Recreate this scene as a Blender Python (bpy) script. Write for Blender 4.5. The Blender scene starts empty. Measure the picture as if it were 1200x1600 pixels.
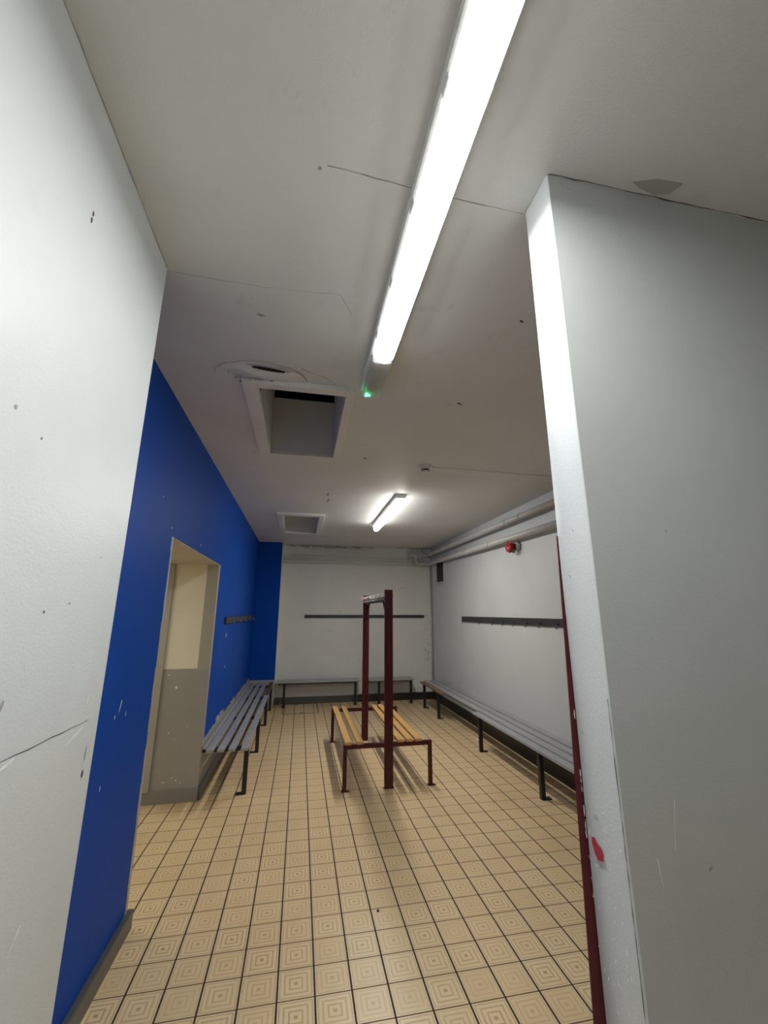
import bpy, bmesh, math, random
from mathutils import Vector, Matrix, noise

random.seed(7)
sc = bpy.context.scene
COL = sc.collection

# ------------------------------------------------------------------ camera
F_PX = 642.5
cam_d = bpy.data.cameras.new('camera')
cam_d.sensor_fit = 'HORIZONTAL'
cam_d.sensor_width = 36.0
cam_d.lens = F_PX * 36.0 / 1200.0
cam_d.clip_start = 0.02
cam = bpy.data.objects.new('camera', cam_d)
COL.objects.link(cam)
R_ = Vector((0.98096367, -0.19418056, 0.00204897))
D_ = Vector((0.04807377, 0.23260973, -0.9713813))
F_ = Vector((0.18814675, 0.95298826, 0.23751669))
m3 = Matrix((R_, -D_, -F_)).transposed()
cam.matrix_world = Matrix.Translation((0, 0, 1.6)) @ m3.to_4x4()
sc.camera = cam

# ------------------------------------------------------------------ world, exposure, lamp strengths
w = bpy.data.worlds.new('world')
sc.world = w
w.use_nodes = True
w.node_tree.nodes['Background'].inputs[0].default_value = (0.8, 0.9, 1.0, 1)
w.node_tree.nodes['Background'].inputs[1].default_value = 0.0
sc.view_settings.view_transform = 'Standard'
sc.view_settings.look = 'None'
sc.view_settings.gamma = 1.0
sc.view_settings.use_curve_mapping = False
sc.view_settings.exposure = 1.0
LAMP_NEAR = 42.0
LAMP_FAR = 70.0
PASSAGE = 3.4
LAMP_COL = (0.965, 1.0, 0.985)


# ------------------------------------------------------------------ node helpers
class NT:
    def __init__(s, name):
        s.m = bpy.data.materials.new(name)
        s.m.use_nodes = True
        s.t = s.m.node_tree
        s.b = s.t.nodes['Principled BSDF']
        s._g = None

    def n(s, typ, **kw):
        x = s.t.nodes.new(typ)
        for k, v in kw.items():
            setattr(x, k, v)
        return x

    def l(s, a, b):
        s.t.links.new(a, b)

    def pos(s):
        if s._g is None:
            s._g = s.n('ShaderNodeNewGeometry').outputs['Position']
        return s._g

    def math(s, op, a, b=None, c=None, clamp=False):
        x = s.n('ShaderNodeMath', operation=op, use_clamp=clamp)
        for i, v in enumerate((a, b, c)):
            if v is None:
                continue
            if isinstance(v, (int, float)):
                x.inputs[i].default_value = v
            else:
                s.l(v, x.inputs[i])
        return x.outputs[0]

    def noise(s, scale, detail=4, rough=0.5, vec=None, stretch=None):
        x = s.n('ShaderNodeTexNoise')
        x.inputs['Scale'].default_value = scale
        x.inputs['Detail'].default_value = detail
        x.inputs['Roughness'].default_value = rough
        v = vec or s.pos()
        if stretch:
            mp = s.n('ShaderNodeMapping')
            mp.inputs['Scale'].default_value = stretch
            s.l(v, mp.inputs['Vector'])
            v = mp.outputs[0]
        s.l(v, x.inputs['Vector'])
        return x.outputs['Fac']

    def ramp(s, fac, stops):
        x = s.n('ShaderNodeValToRGB')
        e = x.color_ramp.elements
        while len(e) > 1:
            e.remove(e[-1])
        e[0].position = stops[0][0]
        e[0].color = col4(stops[0][1])
        for p, c in stops[1:]:
            k = e.new(p)
            k.color = col4(c)
        s.l(fac, x.inputs[0])
        return x.outputs[0]

    def mix(s, fac, a, b):
        x = s.n('ShaderNodeMix', data_type='RGBA')
        for i, v in ((0, fac), (6, a), (7, b)):
            if isinstance(v, (int, float)):
                x.inputs[i].default_value = v
            elif isinstance(v, (tuple, list)):
                x.inputs[i].default_value = col4(v)
            else:
                s.l(v, x.inputs[i])
        return x.outputs[2]

    def bump(s, h, strength=0.2, dist=0.01):
        x = s.n('ShaderNodeBump')
        x.inputs['Strength'].default_value = strength
        x.inputs['Distance'].default_value = dist
        s.l(h, x.inputs['Height'])
        s.l(x.outputs[0], s.b.inputs['Normal'])

    def color(s, c):
        if isinstance(c, (tuple, list)):
            s.b.inputs['Base Color'].default_value = col4(c)
        else:
            s.l(c, s.b.inputs['Base Color'])

    def rough(s, r):
        if isinstance(r, (int, float)):
            s.b.inputs['Roughness'].default_value = r
        else:
            s.l(r, s.b.inputs['Roughness'])


def col4(c):
    return (*c, 1) if len(c) == 3 else tuple(c)


def sc3(c, k):
    return tuple(v * k for v in c)


def paint(name, c, rough=0.45, var=0.08, bump=0.15, grime=None, streak=None):
    """hand-rolled wall paint: faint mottling, roller texture, optional grime specks"""
    t = NT(name)
    f = t.noise(1.7, 5, 0.6, stretch=streak)
    base = t.ramp(f, [(0.3, sc3(c, 1 - var)), (0.7, sc3(c, 1 + var * 0.6))])
    if grime:
        g = t.noise(6.0, 8, 0.75)
        gm = t.ramp(g, [(0.60, (0, 0, 0)), (0.78, (1, 1, 1))])
        base = t.mix(t.math('MULTIPLY', gm, 0.35), base, grime)
    t.color(base)
    t.rough(rough)
    h = t.math('ADD', t.math('MULTIPLY', t.noise(150, 3, 0.6), 0.35), t.math('MULTIPLY', t.noise(5, 4, 0.5), 1.0))
    t.bump(h, bump, 0.012)
    return t.m


def plain(name, c, rough=0.5, metal=0.0, bump=0.0):
    t = NT(name)
    f = t.noise(25, 5, 0.6)
    t.color(t.ramp(f, [(0.3, sc3(c, 0.85)), (0.7, sc3(c, 1.08))]))
    t.rough(rough)
    t.b.inputs['Metallic'].default_value = metal
    if bump:
        t.bump(t.noise(60, 4), bump, 0.004)
    return t.m


def wood_paint(name, c, bare, along, wear=0.58, rough=0.4):
    """painted or bare timber slat, grain along axis 'x' or 'y'"""
    t = NT(name)
    st = (0.12, 1, 1) if along == 'x' else (1, 0.12, 1)
    g = t.noise(60, 5, 0.6, stretch=st)
    base = t.ramp(g, [(0.3, sc3(c, 0.82)), (0.7, sc3(c, 1.1))])
    k = t.noise(22, 6, 0.7, stretch=st)
    k2 = t.ramp(k, [(wear, (0, 0, 0)), (wear + 0.08, (1, 1, 1))])
    q = t.noise(38, 6, 0.8, stretch=(st[0] * 3, st[1] * 3, 1))
    q2 = t.ramp(q, [(0.56, (0, 0, 0)), (0.70, (1, 1, 1))])
    base = t.mix(t.math('MULTIPLY', q2, 0.5), base, sc3(c, 1.7))
    t.color(t.mix(k2, base, bare))
    t.rough(rough)
    t.bump(g, 0.25, 0.003)
    return t.m


# ------------------------------------------------------------------ materials
M_CEIL = paint('ceiling_paint', (0.70, 0.71, 0.705), 0.6, 0.05, 0.2, grime=(0.33, 0.29, 0.22))
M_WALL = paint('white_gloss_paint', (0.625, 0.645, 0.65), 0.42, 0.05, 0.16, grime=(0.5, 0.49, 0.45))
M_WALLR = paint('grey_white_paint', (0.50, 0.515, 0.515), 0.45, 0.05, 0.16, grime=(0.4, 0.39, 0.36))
M_BACK = paint('dull_white_paint', (0.70, 0.70, 0.67), 0.5, 0.06, 0.12, grime=(0.22, 0.21, 0.18))
M_BLUE = paint('blue_paint', (0.001, 0.060, 0.37), 0.5, 0.06, 0.12)
M_BLUE.node_tree.nodes['Principled BSDF'].inputs['Specular IOR Level'].default_value = 0.10
M_GREY = paint('grey_gloss_paint', (0.34, 0.33, 0.305), 0.35, 0.06, 0.12)
M_CREAM = paint('cream_paint', (0.80, 0.75, 0.60), 0.45, 0.05, 0.12)
M_SOFFIT = paint('tan_soffit_paint', (0.55, 0.50, 0.40), 0.5, 0.05, 0.12)
M_LINING = paint('grey_beige_paint', (0.40, 0.38, 0.32), 0.45, 0.05, 0.1)
M_EDGE = paint('pale_blue_grey_paint', (0.42, 0.50, 0.58), 0.4, 0.05, 0.1)
M_SKIRT = paint('dark_grey_skirting_paint', (0.085, 0.085, 0.078), 0.35, 0.1, 0.1)
M_BLACK = paint('black_skirting_paint', (0.022, 0.021, 0.02), 0.35, 0.1, 0.1)
M_RED = plain('dark_red_paint', (0.066, 0.002, 0.007), 0.35, bump=0.1)
M_REDW = plain('dark_red_wall_paint', (0.085, 0.004, 0.009), 0.4, bump=0.1)
M_STEEL = plain('black_steel', (0.012, 0.012, 0.014), 0.4)
M_RAIL = plain('charcoal_rail_paint', (0.035, 0.036, 0.038), 0.5, bump=0.2)
M_CHROME = plain('worn_chrome', (0.62, 0.61, 0.59), 0.3, 1.0)
M_HOOK = plain('dull_chrome_hooks', (0.42, 0.41, 0.40), 0.3, 1.0)
M_PIPE = plain('painted_pipe', (0.55, 0.54, 0.53), 0.35, bump=0.1)
M_PIPEP = plain('pinkish_painted_pipe', (0.42, 0.36, 0.36), 0.35, bump=0.1)
M_TRIM = paint('hatch_trim_paint', (0.78, 0.77, 0.74), 0.4, 0.08, 0.2, grime=(0.3, 0.22, 0.14))
M_SHAFT = paint('shaft_grey_paint', (0.74, 0.74, 0.73), 0.6, 0.06, 0.1)
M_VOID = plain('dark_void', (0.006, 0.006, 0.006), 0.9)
M_CRACK = plain('dark_crack', (0.10, 0.09, 0.075), 0.9)
M_CHIP = plain('white_chip', (0.85, 0.86, 0.86), 0.5)
M_SCUFF = plain('grey_scuff', (0.34, 0.34, 0.32), 0.7)
M_MOULD = plain('brown_mould', (0.36, 0.32, 0.25), 0.9)
M_DAMP = plain('damp_tide_mark', (0.47, 0.43, 0.37), 0.7)
M_PINK = plain('red_scuff', (0.42, 0.03, 0.05), 0.6)
M_PATCH = paint('repair_patch_paint', (0.42, 0.43, 0.42), 0.6, 0.05, 0.1)
M_BELL = plain('alarm_red', (0.38, 0.015, 0.02), 0.35)
M_PLAST = plain('white_plastic', (0.80, 0.80, 0.78), 0.4)
M_PLASTG = plain('grey_plastic', (0.30, 0.31, 0.30), 0.4)
M_VENT = plain('dark_vent_metal', (0.085, 0.085, 0.08), 0.5)
M_YEL = wood_paint('varnished_pine', (0.62, 0.36, 0.115), (0.45, 0.24, 0.08), 'y', 0.66, 0.35)
M_BARE = wood_paint('bare_brown_timber', (0.22, 0.135, 0.07), (0.12, 0.07, 0.04), 'y', 0.6, 0.6)
M_BARE2 = wood_paint('bare_dark_timber', (0.10, 0.062, 0.05), (0.06, 0.04, 0.035), 'y', 0.6, 0.6)
M_SLATY = wood_paint('grey_slat_paint_y', (0.34, 0.35, 0.37), (0.14, 0.13, 0.12), 'y', 0.66, 0.3)
M_SLATX = wood_paint('grey_slat_paint_x', (0.34, 0.34, 0.33), (0.16, 0.15, 0.13), 'x', 0.66, 0.3)


def emit(name, c, s):
    t = NT(name)
    t.color((0.9, 0.9, 0.9))
    t.b.inputs['Emission Color'].default_value = col4(c)
    t.b.inputs['Emission Strength'].default_value = s
    return t.m


M_SIDE1 = emit('diffuser_side', LAMP_COL, 1.0)
M_LIP = emit('diffuser_rounded_edge', LAMP_COL, 16.0)
M_SIDE2 = emit('far_diffuser_side', (1.0, 0.97, 0.9), 10.0)
M_LAMP1 = emit('lit_diffuser', LAMP_COL, LAMP_NEAR)
M_LAMP2 = emit('lit_far_diffuser', (1.0, 0.97, 0.88), LAMP_FAR)
M_GREEN = emit('green_indicator', (0.05, 1.0, 0.25), 2.5)


def glassy(name, c):
    t = NT(name)
    t.color(c)
    t.rough(0.15)
    t.b.inputs['Transmission Weight'].default_value = 0.55
    t.b.inputs['IOR'].default_value = 1.3
    return t.m


M_CLEAR = glassy('clear_cover', (0.80, 0.84, 0.82))


def floor_mat():
    """160 mm tiles printed with concentric squares, dark grout, wear and dirt"""
    t = NT('concentric_square_tiles')
    T = 0.16
    sep = t.n('ShaderNodeSeparateXYZ')
    t.l(t.pos(), sep.inputs[0])
    gx = t.math('DIVIDE', t.math('ADD', sep.outputs[0], 0.019 + 16), T)
    gy = t.math('DIVIDE', t.math('ADD', sep.outputs[1], 0.018 + 16), T)
    # hand-laid wobble
    fx = t.math('FRACT', gx)
    fy = t.math('FRACT', gy)
    ix = t.math('FLOOR', gx)
    iy = t.math('FLOOR', gy)
    ax = t.math('MULTIPLY', t.math('ABSOLUTE', t.math('SUBTRACT', fx, 0.5)), 2.0)
    ay = t.math('MULTIPLY', t.math('ABSOLUTE', t.math('SUBTRACT', fy, 0.5)), 2.0)
    wob = t.math('MULTIPLY', t.math('SUBTRACT', t.noise(90, 2), 0.5), 0.05)
    d = t.math('ADD', t.math('MAXIMUM', ax, ay), wob)
    # dark rings printed at d = .22 .40 .58 .76, dot at the centre
    ring = None
    L = (0.55, 0.55, 0.55)
    K = (0, 0, 0)
    W = (1, 1, 1)
    ringc = t.ramp(d, [(0.0, W), (0.07, W), (0.13, K), (0.27, K), (0.315, (0.8,) * 3), (0.355, (0.8,) * 3), (0.40, K), (0.54, K),
                       (0.585, (0.7,) * 3), (0.63, (0.7,) * 3), (0.675, K), (0.79, K), (0.83, (0.6,) * 3), (0.87, (0.6,) * 3), (0.91, K), (1.0, K)])
    comb = t.n('ShaderNodeCombineXYZ')
    t.l(ix, comb.inputs[0])
    t.l(iy, comb.inputs[1])
    wn = t.n('ShaderNodeTexWhiteNoise', noise_dimensions='3D')
    t.l(comb.outputs[0], wn.inputs['Vector'])
    wv = wn.outputs['Value']
    wear = t.math('ADD', 0.35, t.math('MULTIPLY', wv, 0.75))
    wear = t.math('MULTIPLY', wear, t.math('ADD', 0.45, t.math('MULTIPLY', t.noise(16, 4, 0.6), 1.0)))
    rf = t.math('MULTIPLY', ringc, wear, clamp=True)
    blot = t.noise(2.2, 6, 0.65)
    tone = t.math('ADD', t.math('ADD', 0.12, t.math('MULTIPLY', wv, 0.26)), t.math('MULTIPLY', blot, 0.8))
    base = t.ramp(tone, [(0.25, (0.61, 0.445, 0.245)), (0.62, (0.75, 0.56, 0.32)), (0.95, (0.83, 0.64, 0.385))])
    c = t.mix(t.math('MULTIPLY', rf, 0.75), base, (0.30, 0.195, 0.10))
    # grout: lines along y a little wider than lines along x
    ex = t.math('SUBTRACT', 1.0, ax)
    ey = t.math('SUBTRACT', 1.0, ay)
    gmx = t.math('LESS_THAN', t.math('ADD', ex, t.math('MULTIPLY', wob, 0.25)), 0.052)
    gmy = t.math('LESS_THAN', t.math('ADD', ey, t.math('MULTIPLY', wob, 0.25)), 0.036)
    gm = t.math('MAXIMUM', gmx, gmy)
    gcol = t.mix(t.math('MULTIPLY', gmx, 1.0), (0.13, 0.075, 0.035), (0.035, 0.018, 0.009))
    c = t.mix(gm, c, gcol)
    dirt = t.ramp(t.noise(9, 8, 0.8), [(0.66, K), (0.80, W)])
    c = t.mix(t.math('MULTIPLY', dirt, 0.4), c, (0.13, 0.09, 0.06))
    t.color(c)
    t.rough(t.math('ADD', 0.36, t.math('MULTIPLY', gm, 0.4)))
    h = t.math('SUBTRACT', t.math('MULTIPLY', rf, -0.3), gm)
    t.bump(h, 0.35, 0.002)
    return t.m


M_FLOOR = floor_mat()


# ------------------------------------------------------------------ mesh helpers
def box(bm, x0, x1, y0, y1, z0, z1, bev=0.0, mi=0):
    b = bmesh.new()
    vs = [b.verts.new((x, y, z)) for z in (z0, z1) for y in (y0, y1) for x in (x0, x1)]
    for q in ((0, 2, 3, 1), (4, 5, 7, 6), (0, 1, 5, 4), (2, 6, 7, 3), (0, 4, 6, 2), (1, 3, 7, 5)):
        b.faces.new([vs[i] for i in q])
    if bev:
        bmesh.ops.bevel(b, geom=b.edges[:], offset=bev, segments=2, affect='EDGES', profile=0.6)
    merge(bm, b, mi)


def merge(bm, b, mi=0):
    mp = {v: bm.verts.new(v.co) for v in b.verts}
    for f in b.faces:
        nf = bm.faces.new([mp[v] for v in f.verts])
        nf.material_index = mi
        nf.smooth = f.smooth
    b.free()


def hexa(bm, pts, mi=0):
    """8 points: bottom ring of 4, top ring of 4"""
    vs = [bm.verts.new(p) for p in pts]
    for q in ((3, 2, 1, 0), (4, 5, 6, 7), (0, 1, 5, 4), (1, 2, 6, 5), (2, 3, 7, 6), (3, 0, 4, 7)):
        f = bm.faces.new([vs[i] for i in q])
        f.material_index = mi


def tube(bm, pts, r, seg=12, mi=0, cap=True):
    pts = [Vector(p) for p in pts]
    n = len(pts)
    rs = r if isinstance(r, (list, tuple)) else [r] * n
    rings = []
    up = None
    for i, p in enumerate(pts):
        a = (pts[i] - pts[i - 1]).normalized() if i else (pts[1] - pts[0]).normalized()
        c = (pts[i + 1] - pts[i]).normalized() if i < n - 1 else a
        tdir = (a + c).normalized()
        if up is None:
            up = Vector((0, 0, 1)) if abs(tdir.z) < 0.9 else Vector((1, 0, 0))
        s = tdir.cross(up).normalized()
        up = s.cross(tdir).normalized()
        k = 1.0 / max(0.5, a.dot(tdir))
        rings.append([bm.verts.new(p + (s * math.cos(q) + up * math.sin(q)) * rs[i] * (k if 0 < i < n - 1 else 1))
                      for q in [2 * math.pi * j / seg for j in range(seg)]])
    for i in range(n - 1):
        for j in range(seg):
            f = bm.faces.new((rings[i][j], rings[i][(j + 1) % seg], rings[i + 1][(j + 1) % seg], rings[i + 1][j]))
            f.smooth = True
            f.material_index = mi
    if cap:
        for ring, rev in ((rings[0], True), (rings[-1], False)):
            f = bm.faces.new(ring[::-1] if rev else ring)
            f.material_index = mi


def arc_pts(pts, r=0.06, k=5):
    """round the inner corners of a polyline"""
    pts = [Vector(p) for p in pts]
    out = [pts[0]]
    for i in range(1, len(pts) - 1):
        a, b, c = pts[i - 1], pts[i], pts[i + 1]
        rr = min(r, (b - a).length * 0.45, (c - b).length * 0.45)
        p0 = b + (a - b).normalized() * rr
        p1 = b + (c - b).normalized() * rr
        for j in range(k + 1):
            s = j / k
            out.append(p0 * (1 - s) ** 2 + b * 2 * s * (1 - s) + p1 * s ** 2)
    out.append(pts[-1])
    return out


def lathe(bm, c, prof, axis='z', seg=28, mi=0):
    """prof: list of (radius, offset along axis)"""
    rings = []
    for r, o in prof:
        ring = []
        for j in range(seg):
            q = 2 * math.pi * j / seg
            a, b = r * math.cos(q), r * math.sin(q)
            v = {'z': (a, b, o), 'x': (o, a, b), 'y': (a, o, b)}[axis]
            ring.append(bm.verts.new(Vector(c) + Vector(v)))
        rings.append(ring)
    for i in range(len(rings) - 1):
        for j in range(seg):
            f = bm.faces.new((rings[i][j], rings[i][(j + 1) % seg], rings[i + 1][(j + 1) % seg], rings[i + 1][j]))
            f.smooth = True
            f.material_index = mi
    bm.faces.new(rings[0][::-1]).material_index = mi
    bm.faces.new(rings[-1]).material_index = mi


def finish(name, bm, mats, parent=None, loc=(0, 0, 0)):
    """links bm as ONE object; vertices are given in world space, the origin goes to loc"""
    bmesh.ops.recalc_face_normals(bm, faces=bm.faces[:])
    me = bpy.data.meshes.new(name)
    bm.to_mesh(me)
    bm.free()
    for m in (mats if isinstance(mats, (list, tuple)) else [mats]):
        me.materials.append(m)
    o = bpy.data.objects.new(name, me)
    COL.objects.link(o)
    base = Vector(loc)
    if parent:
        p = parent
        base = Vector((0, 0, 0))
        while p:
            base += p.location
            p = p.parent
        o.parent = parent
    else:
        o.location = base
    me.transform(Matrix.Translation(-base))
    return o


def struct(name, bm, mats, parent=None):
    o = finish(name, bm, mats, parent)
    if not parent:
        o['kind'] = 'structure'
    return o


def thing(name, loc, label, cat, group=None):
    o = bpy.data.objects.new(name, None)
    o.empty_display_size = 0.1
    COL.objects.link(o)
    o.location = loc
    o['label'] = label
    o['category'] = cat
    if group:
        o['group'] = group
    return o


def tag(o, label, cat, group=None):
    o['label'] = label
    o['category'] = cat
    if group:
        o['group'] = group
    return o


def bbox(name, dims, mat, parent, bev=0.0):
    bm = bmesh.new()
    box(bm, *dims, bev=bev)
    return finish(name, bm, mat, parent)


# ------------------------------------------------------------------ the setting
H = 2.88
XL, XB, XR = -0.565, -0.81, 2.60        # near left wall, blue wall, right wall
YB = 8.17                               # back wall
YN = 1.45                               # end of the near left wall
DO0, DO1, DOZ = 2.78, 4.33, 2.06        # opening in the blue wall

bm = bmesh.new()
box(bm, -2.6, 2.9, -2.2, 8.5, -0.12, 0.0)
floor = struct('floor', bm, M_FLOOR)

# ceiling slab with the two hatch holes
h1 = (-0.30, 0.205, 2.225, 3.24)
h2 = (-0.295, 0.19, 5.50, 6.74)
bm = bmesh.new()
x_lo, x_hi, y_lo, y_hi = -0.95, 2.75, -2.2, 8.4
zt = H + 0.10


def slab(x0, x1, y0, y1):
    box(bm, x0, x1, y0, y1, H, zt)


slab(x_lo, x_hi, y_lo, h1[2])
slab(x_lo, h1[0], h1[2], h1[3]); slab(h1[1], x_hi, h1[2], h1[3])
slab(x_lo, x_hi, h1[3], h2[2])
slab(x_lo, h2[0], h2[2], h2[3]); slab(h2[1], x_hi, h2[2], h2[3])
slab(x_lo, x_hi, h2[3], y_hi)
ceiling = struct('ceiling', bm, M_CEIL)


def quad_wall(name, mat, dims, parent=None):
    b = bmesh.new()
    box(b, *dims)
    return struct(name, b, mat, parent)


# near left wall (a deep pier, its end turns back to the blue wall)
wall_left = quad_wall('wall_left', M_WALL, (-0.95, XL, -2.0, YN, 0, H))
# blue wall with the opening: painted blue above, grey under bench height past the opening
WT = 0.40                               # depth of the reveal
bm = bmesh.new()
box(bm, XB - 0.14, XB, YN, DO0, 0, H, mi=0)                 # near piece
box(bm, XB - 0.14, XB, DO0, DO1, DOZ, H, mi=0)              # above the opening
box(bm, XB - 0.14, XB, DO1, 8.3, 0.47, H, mi=0)             # beyond
box(bm, XB - 0.14, XB - 0.001, DO1, 8.3, 0, 0.47, mi=1)     # grey dado strip behind the bench
wall_blue = struct('wall_blue', bm, [M_BLUE, M_GREY])
# ragged lower edge of the blue above the bench
bm = bmesh.new()
y = DO1
while y < 7.88:
    dy = random.uniform(0.06, 0.2)
    zz = 0.475 + random.uniform(0.0, 0.035) + (0.03 if 4.9 < y < 5.4 else 0)
    box(bm, XB - 0.01, XB + 0.0012, y, min(y + dy, 7.89), 0.44, zz)
    y += dy
struct('paint_edge', bm, M_GREY, wall_blue)
# grey paint lapping on to the edges of the opening
bm = bmesh.new()
y0 = DO0
for i in range(24):
    z0, z1 = i * DOZ / 24, (i + 1) * DOZ / 24
    wdt = 0.030 + random.uniform(-0.006, 0.006)
    box(bm, XB - 0.01, XB + 0.0014, DO0 - wdt, DO0 + 0.0005, max(z0, 0.1), z1, mi=0 if z1 < 1.62 else 1)
struct('paint_edge', bm, [M_LINING, M_EDGE], wall_blue)

# nib at the far end of the blue wall
bm = bmesh.new()
box(bm, XB, -0.385, 7.90, YB + 0.1, 0.455, H, mi=0)
box(bm, XB, -0.385, 7.9005, YB + 0.1, 0, 0.455, mi=1)
box(bm, -0.386, -0.383, 7.905, YB, 0, H, mi=2)
wall_nib = struct('wall_end', bm, [M_BLUE, M_GREY, M_BACK])

wall_back = quad_wall('wall_back', M_BACK, (-0.95, 2.75, YB, YB + 0.14, 0, H))
wall_right = quad_wall('wall_right', M_WALL, (XR, XR + 0.14, -2.0, YB, 0, H))
wall_rear = quad_wall('wall_rear', M_WALLR, (-2.6, 2.75, -2.2, -2.0, 0, H))

# partition on the right whose end faces the lamp
PX, PY0, PY1 = 0.663, 0.846, 0.972
bm = bmesh.new()
# slight unevenness on the exposed end and the front face
nz = 36


def px_at(z, y):
    return PX + 0.0018 * noise.noise(Vector((z * 2.1, y * 9, 3)))


rows = []
ys = (PY0, PY0 + 0.004, 0.5 * (PY0 + PY1), PY1 - 0.004, PY1)
for i in range(nz + 1):
    z = H * i / nz
    r = []
    r.append(bm.verts.new((XR + 0.02, PY0, z)))
    r.append(bm.verts.new((PX + 0.4, PY0, z)))
    for k, yy in enumerate(ys):
        off = 0.003 if k in (0, len(ys) - 1) else 0
        r.append(bm.verts.new((px_at(z, yy) + off, yy, z)))
    r.append(bm.verts.new((XR + 0.02, PY1, z)))
    rows.append(r)
for i in range(nz):
    for j in range(len(rows[0]) - 1):
        f = bm.faces.new((rows[i][j], rows[i][j + 1], rows[i + 1][j + 1], rows[i + 1][j]))
        f.smooth = j not in (1, 6)
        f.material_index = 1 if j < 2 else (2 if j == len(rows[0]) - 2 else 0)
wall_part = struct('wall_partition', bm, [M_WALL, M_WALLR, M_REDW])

# red painted edge of the partition's far side, widening towards the floor
bm = bmesh.new()
n = 22
prev = None
for i in range(n + 1):
    z = 1.80 * i / n
    xl = PX - 0.0255 * (1.79 - z) / 1.0 if z < 1.79 else PX
    xr = PX + 0.004
    ring = [bm.verts.new(p) for p in ((xl, PY1, z), (xl, PY1 + 0.003, z), (xr, PY1 + 0.003, z), (xr, PY1, z))]
    if prev:
        for k in range(4):
            bm.faces.new((prev[k], prev[(k + 1) % 4], ring[(k + 1) % 4], ring[k]))
    else:
        bm.faces.new(ring)
    prev = ring
bm.faces.new(prev[::-1])
trim_red = struct('trim_1', bm, M_REDW)
trim_red['kind'] = 'structure'

# side passage behind the opening
PZ = DOZ
bm = bmesh.new()
box(bm, -2.5, XB - 0.02, DO1 - 0.003, DO1 + 0.09, 0, 1.09, mi=1)
box(bm, -2.5, XB - 0.02, DO1 - 0.0025, DO1 + 0.09, 1.09, PZ, mi=0)
box(bm, XB - 0.105, XB + 0.0006, DO1 - 0.0045, DO1 + 0.06, 1.085, PZ, mi=2)
box(bm, XB - 0.105, XB + 0.0006, DO1 - 0.0045, DO1 + 0.06, 0.0, 1.085, mi=1)
wall_pass = struct('wall_passage', bm, [M_CREAM, M_GREY, M_LINING])
quad_wall('wall_passage_side', M_CREAM, (-2.6, -2.5, 2.4, DO1 + 0.09, 0, PZ))
quad_wall('wall_passage_near', M_CREAM, (-2.5, XB - 0.14, DO0 - 0.12, DO0 - 0.02, 0, PZ))
quad_wall('ceiling_passage', M_SOFFIT, (-2.6, XB - 0.001, DO0 - 0.12, DO1 + 0.09, PZ - 0.004, PZ + 0.08))
# frame upright standing in the passage
bm = bmesh.new()
box(bm, -1.262, -1.205, DO1 - 0.03, DO1 + 0.002, 0.095, PZ - 0.004, bev=0.003)
struct('trim_2', bm, M_LINING)

# lamp of the side passage, beyond the reveal
ld = bpy.data.lights.new('passage_lamp', 'AREA')
ld.shape = 'RECTANGLE'
ld.size, ld.size_y = 0.3, 0.9
ld.energy = PASSAGE
ld.color = (1.0, 0.95, 0.84)
lo_ = bpy.data.objects.new('passage_lamp', ld)
lo_.location = (-2.0, 3.4, PZ - 0.02)
COL.objects.link(lo_)

# skirtings
bm = bmesh.new()
box(bm, XB - 0.005, XB + 0.028, YN, DO0 + 0.02, 0, 0.088, bev=0.006)
box(bm, XB - 0.005, XB + 0.022, DO1 - 0.01, 7.9, 0, 0.10, bev=0.006)
struct('baseboard_left', bm, M_SKIRT)
bm = bmesh.new()
box(bm, -2.45, XB + 0.004, DO1 - 0.014, DO1 + 0.01, 0, 0.105, bev=0.004)
struct('baseboard_passage', bm, paint('grey_skirting_paint', (0.27, 0.255, 0.235), 0.4, 0.15, 0.15, grime=(0.1, 0.09, 0.07)))
bm = bmesh.new()
box(bm, -0.383, 1.13, YB - 0.02, YB + 0.01, 0, 0.115, bev=0.004, mi=0)
box(bm, 1.13, XR, YB - 0.05, YB + 0.01, 0, 0.125, bev=0.004, mi=1)
struct('baseboard_back', bm, [M_SKIRT, M_BLACK])
bm = bmesh.new()
box(bm, XR - 0.03, XR + 0.01, 1.0, YB - 0.05, 0, 0.14, bev=0.004)
struct('baseboard_right', bm, M_BLACK)
bm = bmesh.new()
box(bm, -0.383, -0.371, 7.90, YB - 0.02, 0, 0.10, bev=0.002)
struct('baseboard_end', bm, M_SKIRT)

# ------------------------------------------------------------------ marks on the surfaces (chips, cracks, stains)


def blob(bm, axis, c, ru, rv, ang=0.0, n=9, lift=0.0009, sign=1, jag=0.25, mi=0):
    """irregular flat chip lying on the plane axis=c[axis]; (u,v) are the other two axes in xyz order"""
    ai = 'xyz'.index(axis)
    u, v = [i for i in range(3) if i != ai]
    ring = []
    for k in range(n):
        q = 2 * math.pi * k / n
        rr = 1 + random.uniform(-jag, jag)
        a, b = ru * rr * math.cos(q), rv * rr * math.sin(q)
        p = list(c)
        p[u] += a * math.cos(ang) - b * math.sin(ang)
        p[v] += a * math.sin(ang) + b * math.cos(ang)
        p[ai] += sign * lift
        ring.append(bm.verts.new(p))
    bm.faces.new(ring).material_index = mi


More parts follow.
